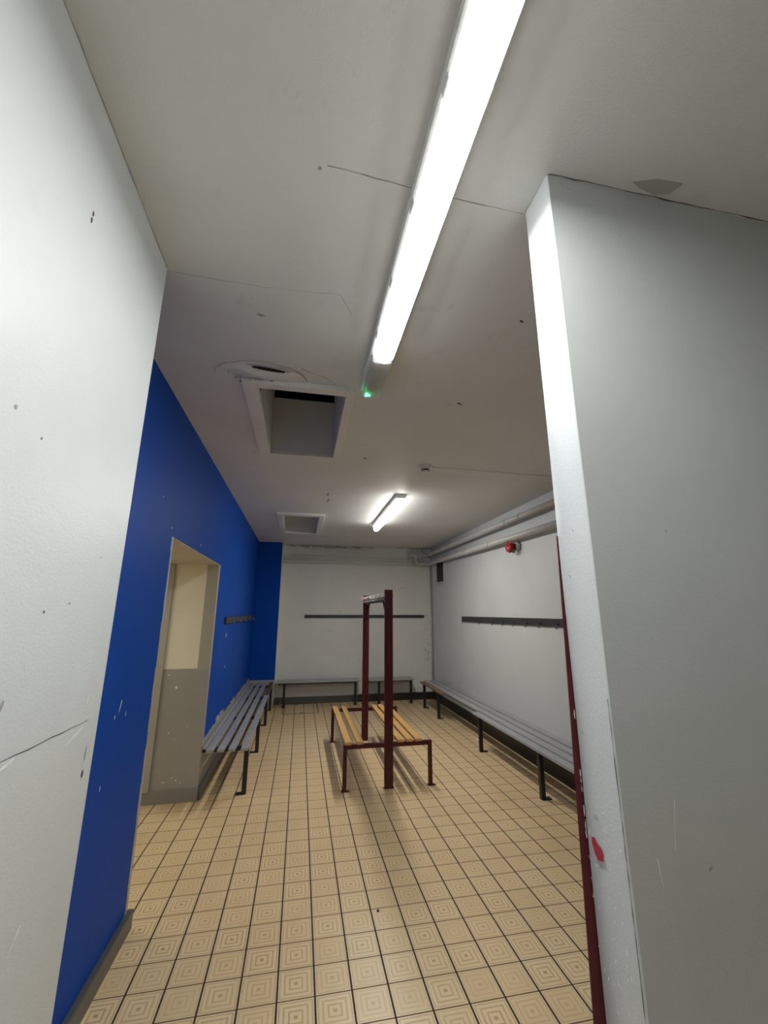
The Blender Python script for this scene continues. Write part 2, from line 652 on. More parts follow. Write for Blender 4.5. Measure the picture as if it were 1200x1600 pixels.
def crack(bm, axis, pts, wdt, lift=0.0008, sign=1, jit=0.004, mi=0, step=0.04):
    """thin wandering line through world points on a plane"""
    ai = 'xyz'.index(axis)
    u, v = [i for i in range(3) if i != ai]
    P = []
    for a, b in zip(pts[:-1], pts[1:]):
        a, b = Vector(a), Vector(b)
        k = max(1, int((b - a).length / step))
        for i in range(k):
            p = a.lerp(b, i / k)
            p[u] += random.uniform(-jit, jit)
            p[v] += random.uniform(-jit, jit)
            P.append(p)
    P.append(Vector(pts[-1]))
    prev = None
    for i, p in enumerate(P):
        d = (P[min(i + 1, len(P) - 1)] - P[max(i - 1, 0)]).normalized()
        nrm = Vector((0, 0, 0))
        nrm[u], nrm[v] = -d[v], d[u]
        ww = wdt * random.uniform(0.3, 1.3) * 0.5
        p = p.copy()
        p[ai] += sign * lift
        a, b = bm.verts.new(p + nrm * ww), bm.verts.new(p - nrm * ww)
        if prev:
            bm.faces.new((prev[0], prev[1], b, a)).material_index = mi
        prev = (a, b)


# ceiling: joints, stains, blisters
bm = bmesh.new()
crack(bm, 'z', [(0.12, 0.955, H), (0.42, 0.972, H), (0.66, 0.975, H)], 0.0017, sign=-1, jit=0.002, mi=0)
crack(bm, 'z', [(0.02, 0.955, H), (0.12, 0.955, H)], 0.006, sign=-1, jit=0.006, mi=1)
crack(bm, 'z', [(-0.56, 1.46, H), (-0.2, 1.47, H), (0.1, 1.45, H), (0.16, 1.56, H)], 0.002, sign=-1, jit=0.002, mi=1)
crack(bm, 'z', [(-0.563, 0.3, H), (-0.563, 1.44, H)], 0.0025, sign=-1, jit=0.0012, mi=1)
crack(bm, 'z', [(0.664, 0.846, H), (0.664, 0.97, H)], 0.004, sign=-1, jit=0.001, mi=0)
crack(bm, 'z', [(0.668, 0.843, H), (1.4, 0.841, H), (2.2, 0.841, H)], 0.0045, sign=-1, jit=0.0015, mi=0)
crack(bm, 'z', [(1.0, 3.56, H), (2.58, 3.6, H)], 0.003, sign=-1, jit=0.002, mi=1)
for x, y, a, b, g, mi in ((0.923, 2.221, 0.022, 0.008, 0.6, 0), (-0.006, 0.962, 0.006, 0.006, 0, 1), (-0.236, 1.639, 0.02, 0.008, 0.2, 1),
                          (0.918, 1.45, 0.013, 0.006, 0.4, 0), (0.478, 3.272, 0.018, 0.012, 0, 0), (0.52, 3.28, 0.006, 0.006, 0, 0),
                          (0.24, 4.45, 0.015, 0.05, 0, 1), (0.26, 4.7, 0.012, 0.1, 0, 1), (0.35, 7.1, 0.07, 0.03, 0, 1)):
    blob(bm, 'z', (x, y, H), a, b, g, sign=-1, mi=mi)
# damp staining above the hatch
for k in range(3):
    P = []
    for i in range(15):
        q = math.pi * (0.02 + 0.96 * i / 14)
        P.append((-0.27 - math.cos(q) * (0.25 - 0.035 * k) + 0.03 * k, 2.15 - math.sin(q) * (0.145 - 0.03 * k), H))
    crack(bm, 'z', P, 0.009, sign=-1, jit=0.007, mi=4, lift=0.0010 + 0.0002 * k)
crack(bm, 'z', [(-0.05, 2.03, H), (0.06, 2.08, H), (0.14, 2.15, H)], 0.008, sign=-1, jit=0.007, mi=4)
# mouldy run where the ceiling meets the back wall
for k in range(120):
    x = random.uniform(-0.3, 1.35) if k % 3 else random.uniform(-0.1, 1.2)
    blob(bm, 'z', (x, YB - 0.005 - abs(random.gauss(0, 0.06)), H), random.uniform(0.006, 0.04), random.uniform(0.004, 0.012), sign=-1, mi=2,
         lift=0.0009 + 0.00004 * k)
for k in range(24):
    blob(bm, 'z', (random.uniform(1.9, 2.55), random.uniform(7.9, 8.15), H), random.uniform(0.01, 0.05), random.uniform(0.008, 0.03), sign=-1,
         mi=2, lift=0.0009 + 0.00004 * k)
# grey repair patch by the partition
vs = [bm.verts.new((x, y, H - 0.0012)) for x, y in ((0.93, 0.815), (1.0, 0.792), (1.09, 0.788), (1.075, 0.825), (1.03, 0.837), (0.97, 0.828))]
bm.faces.new(vs).material_index = 3
struct('surface_marks', bm, [M_CRACK, M_SCUFF, M_MOULD, M_PATCH, M_DAMP], ceiling)

# back wall grubby top and specks
bm = bmesh.new()
for k in range(110):
    blob(bm, 'y', (random.uniform(-0.3, 1.4), YB, H - abs(random.gauss(0, 0.022)) - 0.003), random.uniform(0.006, 0.05), random.uniform(0.002, 0.007),
         sign=-1, lift=0.001 + 0.00001 * k)
for k in range(34):
    blob(bm, 'y', (random.choice((random.gauss(0.75, 0.1), random.uniform(-0.2, 2.4), random.gauss(1.75, 0.3))), YB, random.uniform(0.6, 2.3)),
         random.uniform(0.003, 0.009), random.uniform(0.003, 0.014), sign=-1, lift=0.001 + 0.00002 * k)
for k in range(14):
    blob(bm, 'y', (random.gauss(2.5, 0.04), YB, random.uniform(0.7, 1.6)), 0.006, random.uniform(0.01, 0.03), sign=-1, lift=0.001 + 0.00002 * k)
struct('surface_marks', bm, M_MOULD, wall_back)

# near left wall: horizontal joint, holes and nicks
bm = bmesh.new()
crack(bm, 'x', [(XL, 0.55, 1.31), (XL, 1.03, 1.312), (XL, 1.385, 1.308)], 0.0022, jit=0.0012, mi=0)
for y, z, a, b, g, mi in ((0.964, 2.583, 0.004, 0.009, 0, 0), (0.962, 2.562, 0.004, 0.009, 0, 0), (0.859, 1.99, 0.004, 0.005, 0, 1), (0.951, 1.963, 0.002, 0.003, 0, 0),
                          (1.32, 1.285, 0.045, 0.003, 0.3, 2), (1.36, 1.36, 0.02, 0.003, 1.2, 2), (1.05, 1.30, 0.03, 0.004, 0.2, 2),
                          (1.40, 1.22, 0.003, 0.02, 0, 1), (1.40, 1.17, 0.005, 0.01, 0, 0), (1.2, 0.92, 0.03, 0.004, 0.9, 2),
                          (1.18, 1.62, 0.006, 0.003, 0, 1), (1.08, 1.6, 0.004, 0.003, 0, 0), (1.3, 1.75, 0.003, 0.003, 0, 1), (1.0, 1.42, 0.004, 0.012, -.3, 1)):
    blob(bm, 'x', (XL, y, z), a, b, g, mi=mi)
struct('surface_marks', bm, [M_CRACK, M_SCUFF, M_CHIP], wall_left)

# blue wall nicks
bm = bmesh.new()
for y, z, a, b, g in ((2.02, 1.62, 0.006, 0.016, -.3), (2.30, 1.17, 0.004, 0.03, -.35), (2.25, 1.13, 0.004, 0.01, 0), (2.38, 1.12, 0.004, 0.012, 0),
                      (1.93, 1.02, 0.006, 0.008, 0), (1.90, 1.0, 0.003, 0.004, 0), (2.2, 0.86, 0.003, 0.012, 0), (1.85, 1.19, 0.003, 0.01, 0),
                      (2.72, 2.11, 0.006, 0.006, 0), (3.5, 2.12, 0.006, 0.012, 0), (2.5, 2.25, 0.004, 0.005, 0), (5.1, 1.35, 0.012, 0.03, 0),
                      (5.2, 1.0, 0.01, 0.02, 0)):
    blob(bm, 'x', (XB, y, z), a, b, g)
for y, z in ((5.05, 0.50), (6.1, 0.50)):
    blob(bm, 'x', (XB + 0.001, y, z), 0.03, 0.022)
struct('surface_marks', bm, M_CHIP, wall_blue)

# passage wall knock marks
bm = bmesh.new()
for x, z, a, b in ((-1.08, 0.93, 0.012, 0.012), (-1.15, 1.04, 0.014, 0.004), (-1.03, 0.19, 0.008, 0.004), (-1.0, 0.17, 0.006, 0.006), (-0.96, 0.15, 0.004, 0.004),
                   (-1.1, 0.16, 0.02, 0.003), (-1.05, 0.5, 0.004, 0.004), (-1.1, 0.55, 0.004, 0.004), (-0.95, 0.6, 0.004, 0.005)):
    blob(bm, 'y', (x, DO1 - 0.0045, z), a, b, sign=-1)
struct('surface_marks', bm, M_CHIP, wall_pass)

# partition end: chips, scratches, red scuff, cracked arris
bm = bmesh.new()
e = PX - 0.0018
blob(bm, 'x', (e, 0.933, 1.098), 0.016, 0.022, -0.75, n=12, sign=-1, mi=0, lift=0.0016, jag=0.35)
for k in range(46):
    y = random.uniform(PY0 + 0.012, PY1 - 0.006)
    z = random.choice((random.uniform(0.78, 1.12), random.uniform(0.85, 1.0), random.uniform(0.8, 1.35)))
    blob(bm, 'x', (e, y, z), random.uniform(0.0008, 0.002), random.uniform(0.003, 0.006), random.uniform(-0.1, 0.6), n=7, sign=-1, mi=1,
         lift=0.0008 + 0.00002 * k)
for z in (1.02, 1.06, 1.13, 0.99):
    crack(bm, 'x', [(e, PY1 - 0.003, z + 0.012), (e, PY1 - 0.03, z - 0.012)], 0.0014, sign=-1, jit=0.0006, mi=1, step=0.006)
for y, z in ((0.925, 1.165), (0.93, 1.16), (0.944, 1.33), (0.90, 1.8), (0.93, 1.69)):
    blob(bm, 'x', (e, y, z), 0.006, 0.0015, 0.8, sign=-1, mi=2, lift=0.0018)
crack(bm, 'x', [(e + 0.001, PY0 + 0.0015, 0.5), (e + 0.001, PY0 + 0.0015, 1.42)], 0.0022, sign=-1, jit=0.0006, mi=3, step=0.02, lift=0.0016)
for k in range(7):
    z = random.uniform(1.1, 1.4)
    blob(bm, 'x', (PX, PY1 - 0.003, z), 0.0022, 0.012, sign=-1, mi=1, lift=0.0024)
struct('surface_marks', bm, [M_PINK, M_CHIP, M_SCUFF, M_CRACK], wall_part)
bm = bmesh.new()
blob(bm, 'y', (0.853, PY0, 1.09), 0.007, 0.0025, 0.7, sign=-1, mi=0)
blob(bm, 'y', (0.878, PY0, 1.797), 0.003, 0.003, 0, sign=-1, mi=0)
crack(bm, 'y', [(0.79, PY0, 1.22), (0.775, PY0, 1.13)], 0.0014, sign=-1, jit=0.0004, mi=1)
crack(bm, 'y', [(0.73, PY0, 1.12), (0.735, PY0, 1.07)], 0.0012, sign=-1, jit=0.0004, mi=1)
crack(bm, 'y', [(0.70, PY0, 2.86), (0.72, PY0, 2.84), (0.76, PY0, 2.835)], 0.002, sign=-1, jit=0.001, mi=0)
struct('surface_marks', bm, [M_SCUFF, M_CHIP], wall_part)

# ------------------------------------------------------------------ ceiling hatches


def hatch(name, hr, up, label, gap, frame_w, broken):
    x0, x1, y0, y1 = hr
    t = thing(name, ((x0 + x1) / 2, (y0 + y1) / 2, H), label, 'ceiling hatch')
    k = 0.012
    bm = bmesh.new()
    zt_ = H + up
    e = 0.002
    box(bm, x0 - k, x0 + e, y0 - k, y1 + k, H + 0.001, zt_)
    box(bm, x1 - e, x1 + k, y0 - k, y1 + k, H + 0.001, zt_)
    box(bm, x0, x1, y0 - k, y0 + e, H + 0.001, zt_)
    box(bm, x0, x1, y1 - e, y1 + k, H + 0.001, zt_ - gap)
    finish('shaft_lining', bm, M_SHAFT, t)
    # lid / dark void over the shaft
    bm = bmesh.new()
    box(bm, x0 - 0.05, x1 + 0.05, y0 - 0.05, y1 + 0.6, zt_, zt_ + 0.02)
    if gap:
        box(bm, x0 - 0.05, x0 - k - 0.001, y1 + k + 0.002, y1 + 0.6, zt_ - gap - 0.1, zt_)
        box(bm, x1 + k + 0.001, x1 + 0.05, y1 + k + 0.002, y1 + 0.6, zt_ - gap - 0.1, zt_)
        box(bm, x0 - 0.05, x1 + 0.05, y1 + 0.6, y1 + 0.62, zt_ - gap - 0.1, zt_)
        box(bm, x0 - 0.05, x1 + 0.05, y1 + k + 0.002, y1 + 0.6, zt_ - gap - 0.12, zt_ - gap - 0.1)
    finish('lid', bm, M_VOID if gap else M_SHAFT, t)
    # timber frame: four battens standing a little proud
    wl, wr, wn, wf = frame_w
    d = 0.030
    for dims in ((x0 - wl, x0, y0 - wn, y1 + wf), (x1, x1 + wr, y0 - wn, y1 + wf), (x0, x1, y0 - wn, y0), (x0, x1, y1, y1 + wf)):
        bbox('frame_batten', (*dims, H - d, H + 0.02), M_TRIM, t, bev=0.003)
    if broken:
        bm = bmesh.new()
        P = []
        for i in range(11):
            s = i / 10
            P.append((x0 + 0.0028 + 0.001 * (i % 2), y0 + 0.012 + s * 0.10, H + 0.055 - 0.03 * s + random.uniform(-0.012, 0.012)))
        Q = [(p[0], p[1], H + 0.001) for p in P]
        for i in range(10):
            vs = [bm.verts.new(p) for p in (P[i], P[i + 1], Q[i + 1], Q[i])]
            bm.faces.new(vs)
        crack(bm, 'x', [(x0 + 0.002, y0 + 0.1, H + 0.03), (x0 + 0.002, y0 + 0.5, H + 0.006)], 0.008, lift=0.0018, jit=0.004)
        o = finish('broken_hole', bm, M_VOID, t)
    return t


hatch('ceiling_hatch', h1, 0.62, 'larger open ceiling hatch with cracked plaster bulging at its near corner', 0.15, (0.085, 0.05, 0.06, 0.02), True)
hatch('ceiling_hatch', h2, 0.42, 'smaller framed ceiling hatch near the back of the room', 0.0, (0.07, 0.07, 0.09, 0.07), False)

# blistered plaster by the first hatch
bm = bmesh.new()
nx, ny = 26, 12
grid = []
for j in range(ny + 1):
    row = []
    for i in range(nx + 1):
        u, v = i / nx * 2 - 1, j / ny * 2 - 1
        x = -0.245 + u * 0.245
        y = 2.115 + v * 0.062 + 0.03 * u
        hgt = max(0.0, 1 - u * u) ** 1.2 * max(0.0, 1 - v * v)
        hgt *= 0.75 + 0.5 * noise.noise(Vector((u * 2, v * 2, 1)))
        row.append(bm.verts.new((x, y, H + 0.003 - 0.030 * hgt)))
    grid.append(row)
for j in range(ny):
    for i in range(nx):
        bm.faces.new((grid[j][i], grid[j][i + 1], grid[j + 1][i + 1], grid[j + 1][i])).smooth = True
top = bm.faces.new([bm.verts.new(p) for p in ((-0.49, 2.03, H + 0.01), (0, 2.1, H + 0.01), (0, 2.2, H + 0.01), (-0.49, 2.14, H + 0.01))])
struct('plaster_blister', bm, M_CEIL, ceiling)
bm = bmesh.new()
n = 14
A, B = [], []
for i in range(n + 1):
    s = i / n
    x = -0.315 + s * 0.17
    yc = 2.045 + 0.022 * s
    hh = 0.0085 * math.sin(math.pi * s) ** 0.7 + 0.0004
    A.append(bm.verts.new((x, yc - hh, H - 0.004)))
    B.append(bm.verts.new((x, yc + hh, H - 0.012)))
for i in range(n):
    bm.faces.new((A[i], A[i + 1], B[i + 1], B[i]))
blob(bm, 'z', (-0.385, 2.185, H - 0.018), 0.012, 0.009, 0, sign=-1)
struct('plaster_split', bm, M_VOID, ceiling)
bm = bmesh.new()
for k in range(16):
    blob(bm, 'z', (random.uniform(-0.44, -0.2), 2.165 + random.uniform(-0.012, 0.014), H - 0.0165), random.uniform(0.006, 0.022), random.uniform(0.003, 0.008),
         sign=-1, lift=0.0005 + 0.00003 * k, mi=k % 2)
struct('plaster_crumbs', bm, [M_MOULD, M_CHIP], ceiling)

# ------------------------------------------------------------------ ceiling lights


def batten(name, cx, y0, y1, half, drop, gear, lampmat, label, base_half, sidemat, clips=6, base_z=0.045):
    t = thing(name, (cx, (y0 + y1) / 2, H), label, 'ceiling light', 'strip lights on the ceiling')
    bm = bmesh.new()
    box(bm, cx - base_half, cx + base_half, y0 - 0.01, y1 + gear + 0.01, H - base_z, H, bev=0.008)
    finish('body', bm, M_PLAST, t)
    # glowing diffuser: trapezoid with rounded far end
    bm = bmesh.new()
    prof = [(-half, H - base_z), (-half, H - drop + 0.022), (-half + 0.006, H - drop + 0.008), (-half + 0.018, H - drop), (half - 0.018, H - drop),
            (half - 0.006, H - drop + 0.008), (half, H - drop + 0.022), (half, H - base_z)]
    sts = [(y0, 1.0)] + [(y1 - 0.035 + 0.035 * math.sin(q), math.cos(q) ** 0.8 if q < 1.5 else 0.25) for q in (0, 0.4, 0.8, 1.1, 1.35)]
    rings = [[bm.verts.new((cx + px * s, yy, pz)) for px, pz in prof] for yy, s in sts]
    for a, b in zip(rings[:-1], rings[1:]):
        for j in range(len(prof) - 1):
            bm.faces.new((a[j], a[j + 1], b[j + 1], b[j])).material_index = 0 if j == 3 else (2 if j in (2, 4) else 1)
    bm.faces.new(rings[0]).material_index = 1
    bm.faces.new(rings[-1][::-1]).material_index = 1
    finish('diffuser', bm, [lampmat, sidemat, M_LIP], t)
    for i in range(clips):
        yy = y0 + (y1 - y0) * (i + 0.5) / clips
        for s in (-1, 1):
            bbox('clip', (cx + s * (half + 0.001) - 0.005, cx + s * (half + 0.001) + 0.005, yy - 0.022, yy + 0.022, H - base_z - 0.014, H - base_z + 0.018), M_PLAST, t, bev=0.002)
    if gear:
        bm = bmesh.new()
        box(bm, cx - half, cx + half, y1 + 0.004, y1 + gear, H - drop + 0.008, H - base_z - 0.001, bev=0.012)
        finish('gear_cover', bm, M_CLEAR, t)
        bm = bmesh.new()
        box(bm, cx - 0.03, cx + 0.02, y1 + 0.05, y1 + gear - 0.06, H - drop + 0.018, H - base_z, bev=0.003)
        finish('driver', bm, M_PLASTG, t)
        g = bmesh.new()
        for dx, dy in ((-0.030, -0.045), (-0.014, -0.03), (-0.03, -0.025)):
            lathe(g, (cx + dx, y1 + gear + dy, H - drop + 0.004), [(0.008, 0.006), (0.008, 0.0), (0.005, -0.003)])
        finish('indicator', g, M_GREEN, t)
    return t


batten('strip_light', 0.338, -0.10, 1.76, 0.052, 0.088, 0.36, M_LAMP1,
       'long bright strip light overhead with a small green indicator at its far end', 0.063, M_SIDE1, base_z=0.042)
batten('strip_light', 1.035, 4.28, 5.86, 0.040, 0.115, 0.0, M_LAMP2,
       'shorter looking strip light above the red framed bench', 0.055, M_SIDE2, clips=0, base_z=0.05)

# smoke detector and its cable
sd = thing('smoke_detector', (1.04, 3.36, H), 'small round white smoke detector on the ceiling between the two strip lights', 'smoke detector')
bm = bmesh.new()
lathe(bm, (1.04, 3.36, H), [(0.060, 0.0), (0.060, -0.012), (0.048, -0.018)])
finish('base', bm, M_PLAST, sd)
bm = bmesh.new()
lathe(bm, (1.04, 3.36, H), [(0.044, -0.018), (0.046, -0.034)], mi=0)
lathe(bm, (1.04, 3.36, H), [(0.034, -0.034), (0.034, -0.048)], mi=1)
lathe(bm, (1.04, 3.36, H), [(0.042, -0.048), (0.040, -0.062), (0.022, -0.074)], mi=0)
finish('sensor_head', bm, [M_PLAST, M_VOID], sd)
bm = bmesh.new()
tube(bm, [(1.098, 3.36, H - 0.004), (1.6, 3.37, H - 0.004), (XR - 0.002, 3.39, H - 0.002)], 0.0025, 6)
tag(finish('cable', bm, M_CEIL), 'thin painted cable running over the ceiling from the smoke detector', 'cable')

# ------------------------------------------------------------------ pipes on the right and back walls


def pipe(name, path, r, mat, label, brackets=(), seg=18, group=None, rad=0.07):
    t = thing(name, path[0], label, 'pipe', group)
    bm = bmesh.new()
    tube(bm, arc_pts(path, rad), r, seg)
    finish('tube', bm, mat, t)
    for p, dr in brackets:
        bm = bmesh.new()
        p = Vector(p)
        d = Vector(dr).normalized()
        tube(bm, [p - d * 0.012, p + d * 0.012], r + 0.006, seg)
        tube(bm, [p + Vector((r, 0, 0)), (XR - 0.001, p.y, p.z)], 0.008, 8)
        finish('bracket', bm, mat, t)
    return t


px = 2.505
zu = lambda y: 2.705 + (y - 3.7) * 0.008
zl = lambda y: 2.478 + (y - 3.7) * 0.019
pipe('heating_pipe', [(px, 1.02, zu(1.02)), (px, 8.08, zu(8.08)), (2.36, 8.08, 2.755), (2.34, 8.08, 2.87)], 0.036, M_PIPE,
     'upper of two white painted pipes running along the right wall under the ceiling',
     [((px, y, zu(y)), (0, 1, 0)) for y in (2.4, 4.35, 4.7, 6.0, 7.2)])
pipe('heating_pipe', [(px, 1.02, zl(1.02)), (px, 8.08, zl(8.08)), (2.27, 8.08, 2.56), (2.25, 8.08, 2.755), (2.10, 8.08, 2.76)], 0.038, M_PIPE,
     'lower of two white painted pipes along the right wall, elbowed up at the back corner',
     [((px, y, zl(y)), (0, 1, 0)) for y in (2.2, 5.2, 6.05, 7.3)], rad=0.05)
# corner riser
pipe('riser_pipe', [(2.575, 8.145, 2.50), (2.575, 8.145, 0.13)], 0.014, M_PIPE, 'thin vertical white pipe in the back right corner', seg=10)
# conduits across the back wall
for i, (z, r) in enumerate(((2.68, 0.010), (2.635, 0.009), (2.59, 0.012), (2.535, 0.010))):
    where = ('topmost', 'second from the top', 'third from the top', 'lowest')[i]
    bm = bmesh.new()
    tube(bm, [(-0.38, YB - r - 0.002, z + 0.004), (1.0, YB - r - 0.002, z), (2.45, YB - r - 0.002, z - 0.002)], r, 8)
    for x in (-0.2, 0.25, 0.7, 1.15, 1.6, 2.05):
        box(bm, x - 0.012, x + 0.012, YB - 2 * r - 0.006, YB - 0.001, z - r - 0.004, z + r + 0.006)
    tag(finish('conduit', bm, M_BACK, loc=(-0.38, YB, z)), 'thin painted conduit across the back wall, %s of four' % where, 'conduit', 'conduits across the back wall')

# ------------------------------------------------------------------ vent grille on the right wall
t = thing('vent_grille', (XR, 7.55, 2.16), 'dark rectangular vent grille high on the right wall near the back corner', 'vent')
bm = bmesh.new()
for d in ((7.33, 7.36, 2.14, 2.60), (7.76, 7.79, 2.14, 2.60), (7.36, 7.76, 2.14, 2.17), (7.36, 7.76, 2.57, 2.60)):
    box(bm, XR - 0.02, XR + 0.002, *d)
finish('frame', bm, M_PIPE, t)
bbox('backing', (XR - 0.004, XR + 0.001, 7.36, 7.76, 2.17, 2.57), M_VOID, t)
bm = bmesh.new()
for i in range(14):
    z = 2.18 + i * 0.028
    hexa(bm, [(XR - 0.018, 7.36, z), (XR - 0.018, 7.76, z), (XR - 0.016, 7.76, z), (XR - 0.016, 7.36, z),
              (XR - 0.006, 7.36, z + 0.02), (XR - 0.006, 7.76, z + 0.02), (XR - 0.004, 7.76, z + 0.02), (XR - 0.004, 7.36, z + 0.02)])
finish('slats', bm, M_VENT, t)

# ------------------------------------------------------------------ red alarm sounder
ay, az = 4.63, 2.388
t = thing('alarm_sounder', (XR, ay, az), 'red alarm sounder on the right wall just below the lower pipe', 'alarm')
bm = bmesh.new()
lathe(bm, (XR, ay - 0.035, az + 0.012), [(0.058, 0.001), (0.058, -0.035), (0.048, -0.045)], 'x')
finish('wall_box', bm, M_PLASTG, t)
bm = bmesh.new()
lathe(bm, (XR, ay + 0.01, az), [(0.036, -0.02), (0.036, -0.07), (0.050, -0.085), (0.062, -0.12), (0.060, -0.128), (0.035, -0.112), (0.012, -0.10)], 'x')
finish('horn', bm, M_BELL, t)
bm = bmesh.new()
for q in range(3):
    a = q * 2.09 + 0.4
    tube(bm, [(XR - 0.05, ay + 0.01 + 0.045 * math.cos(a), az + 0.045 * math.sin(a)), (XR - 0.118, ay + 0.01 + 0.064 * math.cos(a), az + 0.064 * math.sin(a))], 0.012, 8)
tube(bm, [(XR - 0.085, ay + 0.01 + 0.05 * math.cos(q_), az + 0.05 * math.sin(q_)) for q_ in [0.4 + i_ * 0.2618 for i_ in range(25)]], 0.008, 6)
finish('horn_ribs', bm, M_BELL, t)
bm = bmesh.new()
lathe(bm, (XR - 0.07, ay - 0.018, az - 0.04), [(0.020, 0.01), (0.022, -0.015), (0.014, -0.03), (0.008, -0.038)])
finish('cable_gland', bm, plain('dull_green_grey', (0.13, 0.16, 0.11), 0.5), t)
bm = bmesh.new()
tube(bm, [(XR - 0.03, ay + 0.02, az + 0.03), (px + 0.03, ay + 0.03, zl(ay) - 0.03)], 0.008, 8)
finish('cable_entry', bm, M_PIPE, t)

# ------------------------------------------------------------------ coat rails


def wall_hook(bm, o, out, side):
    """small J hook: o = point on the rail, out = unit vector away from the wall"""
    o, out = Vector(o), Vector(out)
    up = Vector((0, 0, 1))
    tube(bm, arc_pts([o + up * 0.012, o + out * 0.016 - up * 0.003, o + out * 0.018 - up * 0.034, o + out * 0.034 - up * 0.036, o + out * 0.038 - up * 0.02], 0.008, 3), 0.0034, 6)
    tube(bm, [o + up * 0.012, o + out * 0.028 + up * 0.018], 0.0034, 6)


def coat_rail(name, dims, hooks, out, label):
    x0, x1, y0, y1, z0, z1 = dims
    t = thing(name, ((x0 + x1) / 2, (y0 + y1) / 2, z0), label, 'coat rail', 'charcoal coat rails on the walls')
    bbox('board', dims, M_RAIL, t, bev=0.003)
    for h in hooks:
        bm = bmesh.new()
        wall_hook(bm, h, out, 0)
        finish('hook', bm, M_HOOK if out[0] > 0 else M_STEEL, t)
    return t


coat_rail('coat_rail', (XR - 0.022, XR, 2.2, 6.53, 1.462, 1.542),
          [(XR - 0.022, y, 1.475) for y in (6.45, 5.80, 5.37, 5.07, 4.80, 4.50, 4.22, 3.9, 3.55, 3.2)], (-1, 0, 0),
          'long charcoal coat rail with small hooks on the right wall')
coat_rail('coat_rail', (0.086, 2.43, YB - 0.022, YB, 1.498, 1.555), [], (0, -1, 0), 'long plain charcoal coat rail on the back wall')
coat_rail('coat_rail', (XB, XB + 0.022, 4.90, 7.86, 1.478, 1.548),
          [(XB + 0.022, y, 1.51) for y in (5.3, 5.85, 6.4, 6.95, 7.5)], (1, 0, 0), 'charcoal coat rail on the blue wall')

# ------------------------------------------------------------------ benches


def steel(name, dims, t, mat=M_STEEL):
    return bbox(name, dims, mat, t, bev=0.003)


def side_bench(name, xf, xw, y0, y1, slats, frames, label, top=0.42, group='slatted wall benches', bear=0.035, legw=0.02, th=0.024):
    """bench along the y axis. xf: x of the front leg, xw: x of the wall end; slats: (x0,x1,y0,y1,mat)"""
    s = 1 if xw > xf else -1
    t = thing(name, ((xf + xw) / 2, (y0 + y1) / 2, 0), label, 'bench', group)
    for x0, x1, a, b, m in slats:
        o = bbox('slat', (x0, x1, a, b, top - th, top), m, t, bev=0.005)
        if m in (M_BARE, M_BARE2):
            o['label'] = 'bare brown timber slat'
    zb = top - th
    for y in frames:
        lo, hi = min(xf - s * 0.02, xw - s * 0.002), max(xf - s * 0.02, xw - s * 0.002)
        steel('bearer', (lo, hi, y - legw, y + legw, zb - bear, zb), t)
        lg = steel('leg', (xf - 0.02, xf + 0.02, y - legw, y + legw, 0.004, zb - bear), t)
        f0, f1 = (xf - 0.02, xf + 0.075) if s > 0 else (xf - 0.075, xf + 0.02)
        steel('foot_plate', (f0, f1, y - legw - 0.006, y + legw + 0.006, 0, 0.008), lg)
    return t


# left bench under the blue wall
sl = []
x = -0.805
sl.append((x, -0.765, 4.34, 7.895, M_SLATY))
for i, (a, b) in enumerate(((-0.755, -0.695), (-0.663, -0.603), (-0.568, -0.508), (-0.462, -0.400))):
    if i < 3:
        sl.append((a, b, 4.235, 7.88, M_SLATY))
    else:
        sl.append((a, b, 4.235, 6.71, M_SLATY))
        sl.append((a, b, 6.715, 7.88, M_BARE2))
side_bench('wall_bench', -0.425, XB, 4.24, 7.88, sl, (4.40, 5.56, 6.76, 7.72),
           'slatted grey bench on black steel legs along the blue wall')

# right benches
sl = []
for a, b in ((2.122, 2.205), (2.235, 2.32), (2.35, 2.435), (2.465, 2.55)):
    sl.append((a, b, 1.6, 5.165, M_SLATY))
side_bench('wall_bench', 2.185, XR - 0.03, 1.6, 5.165, sl, (2.3, 3.78, 5.08),
           'nearer worn grey slatted bench along the right wall')
sl = []
for a, b in ((2.235, 2.32), (2.35, 2.435), (2.465, 2.55)):
    sl.append((a, b, 5.175, 7.6, M_SLATY))
sl.append((2.135, 2.225, 6.40, 7.50, M_BARE))
side_bench('wall_bench', 2.19, XR - 0.03, 5.175, 7.6, sl, (6.66, 7.42),
           'farther right wall bench with one bare brown front slat')


def cross_bench(name, x0, x1, y0, legs, label, top=0.42):
    t = thing(name, ((x0 + x1) / 2, (y0 + YB) / 2, 0), label, 'bench', 'slatted wall benches')
    ys_ = [(y0, y0 + 0.085), (y0 + 0.10, y0 + 0.185), (y0 + 0.20, y0 + 0.285)]
    for a, b in ys_:
        bbox('slat', (x0, x1, a, b, top - 0.024, top), M_SLATX, t, bev=0.005)
    zb = top - 0.024
    for x in legs:
        steel('bearer', (x - 0.02, x + 0.02, y0 + 0.02, YB - 0.002, zb - 0.035, zb), t)
        lg = steel('leg', (x - 0.02, x + 0.02, y0 + 0.03, y0 + 0.07, 0.004, zb - 0.035), t)
        steel('foot_plate', (x - 0.026, x + 0.026, y0 + 0.03, y0 + 0.12, 0, 0.008), lg)
    bbox('back_rail', (x0 + 0.02, x1 - 0.02, YB - 0.06, YB - 0.02, zb - 0.06, zb - 0.001), M_STEEL, t)
    return t


cross_bench('wall_bench', -0.355, 1.13, 7.83, (-0.21, 1.04), 'grey slatted bench on the back wall beside the blue wall')
cross_bench('wall_bench', 1.285, 2.125, 7.80, (1.465, 2.06), 'short grey slatted bench on the back wall in the right corner')

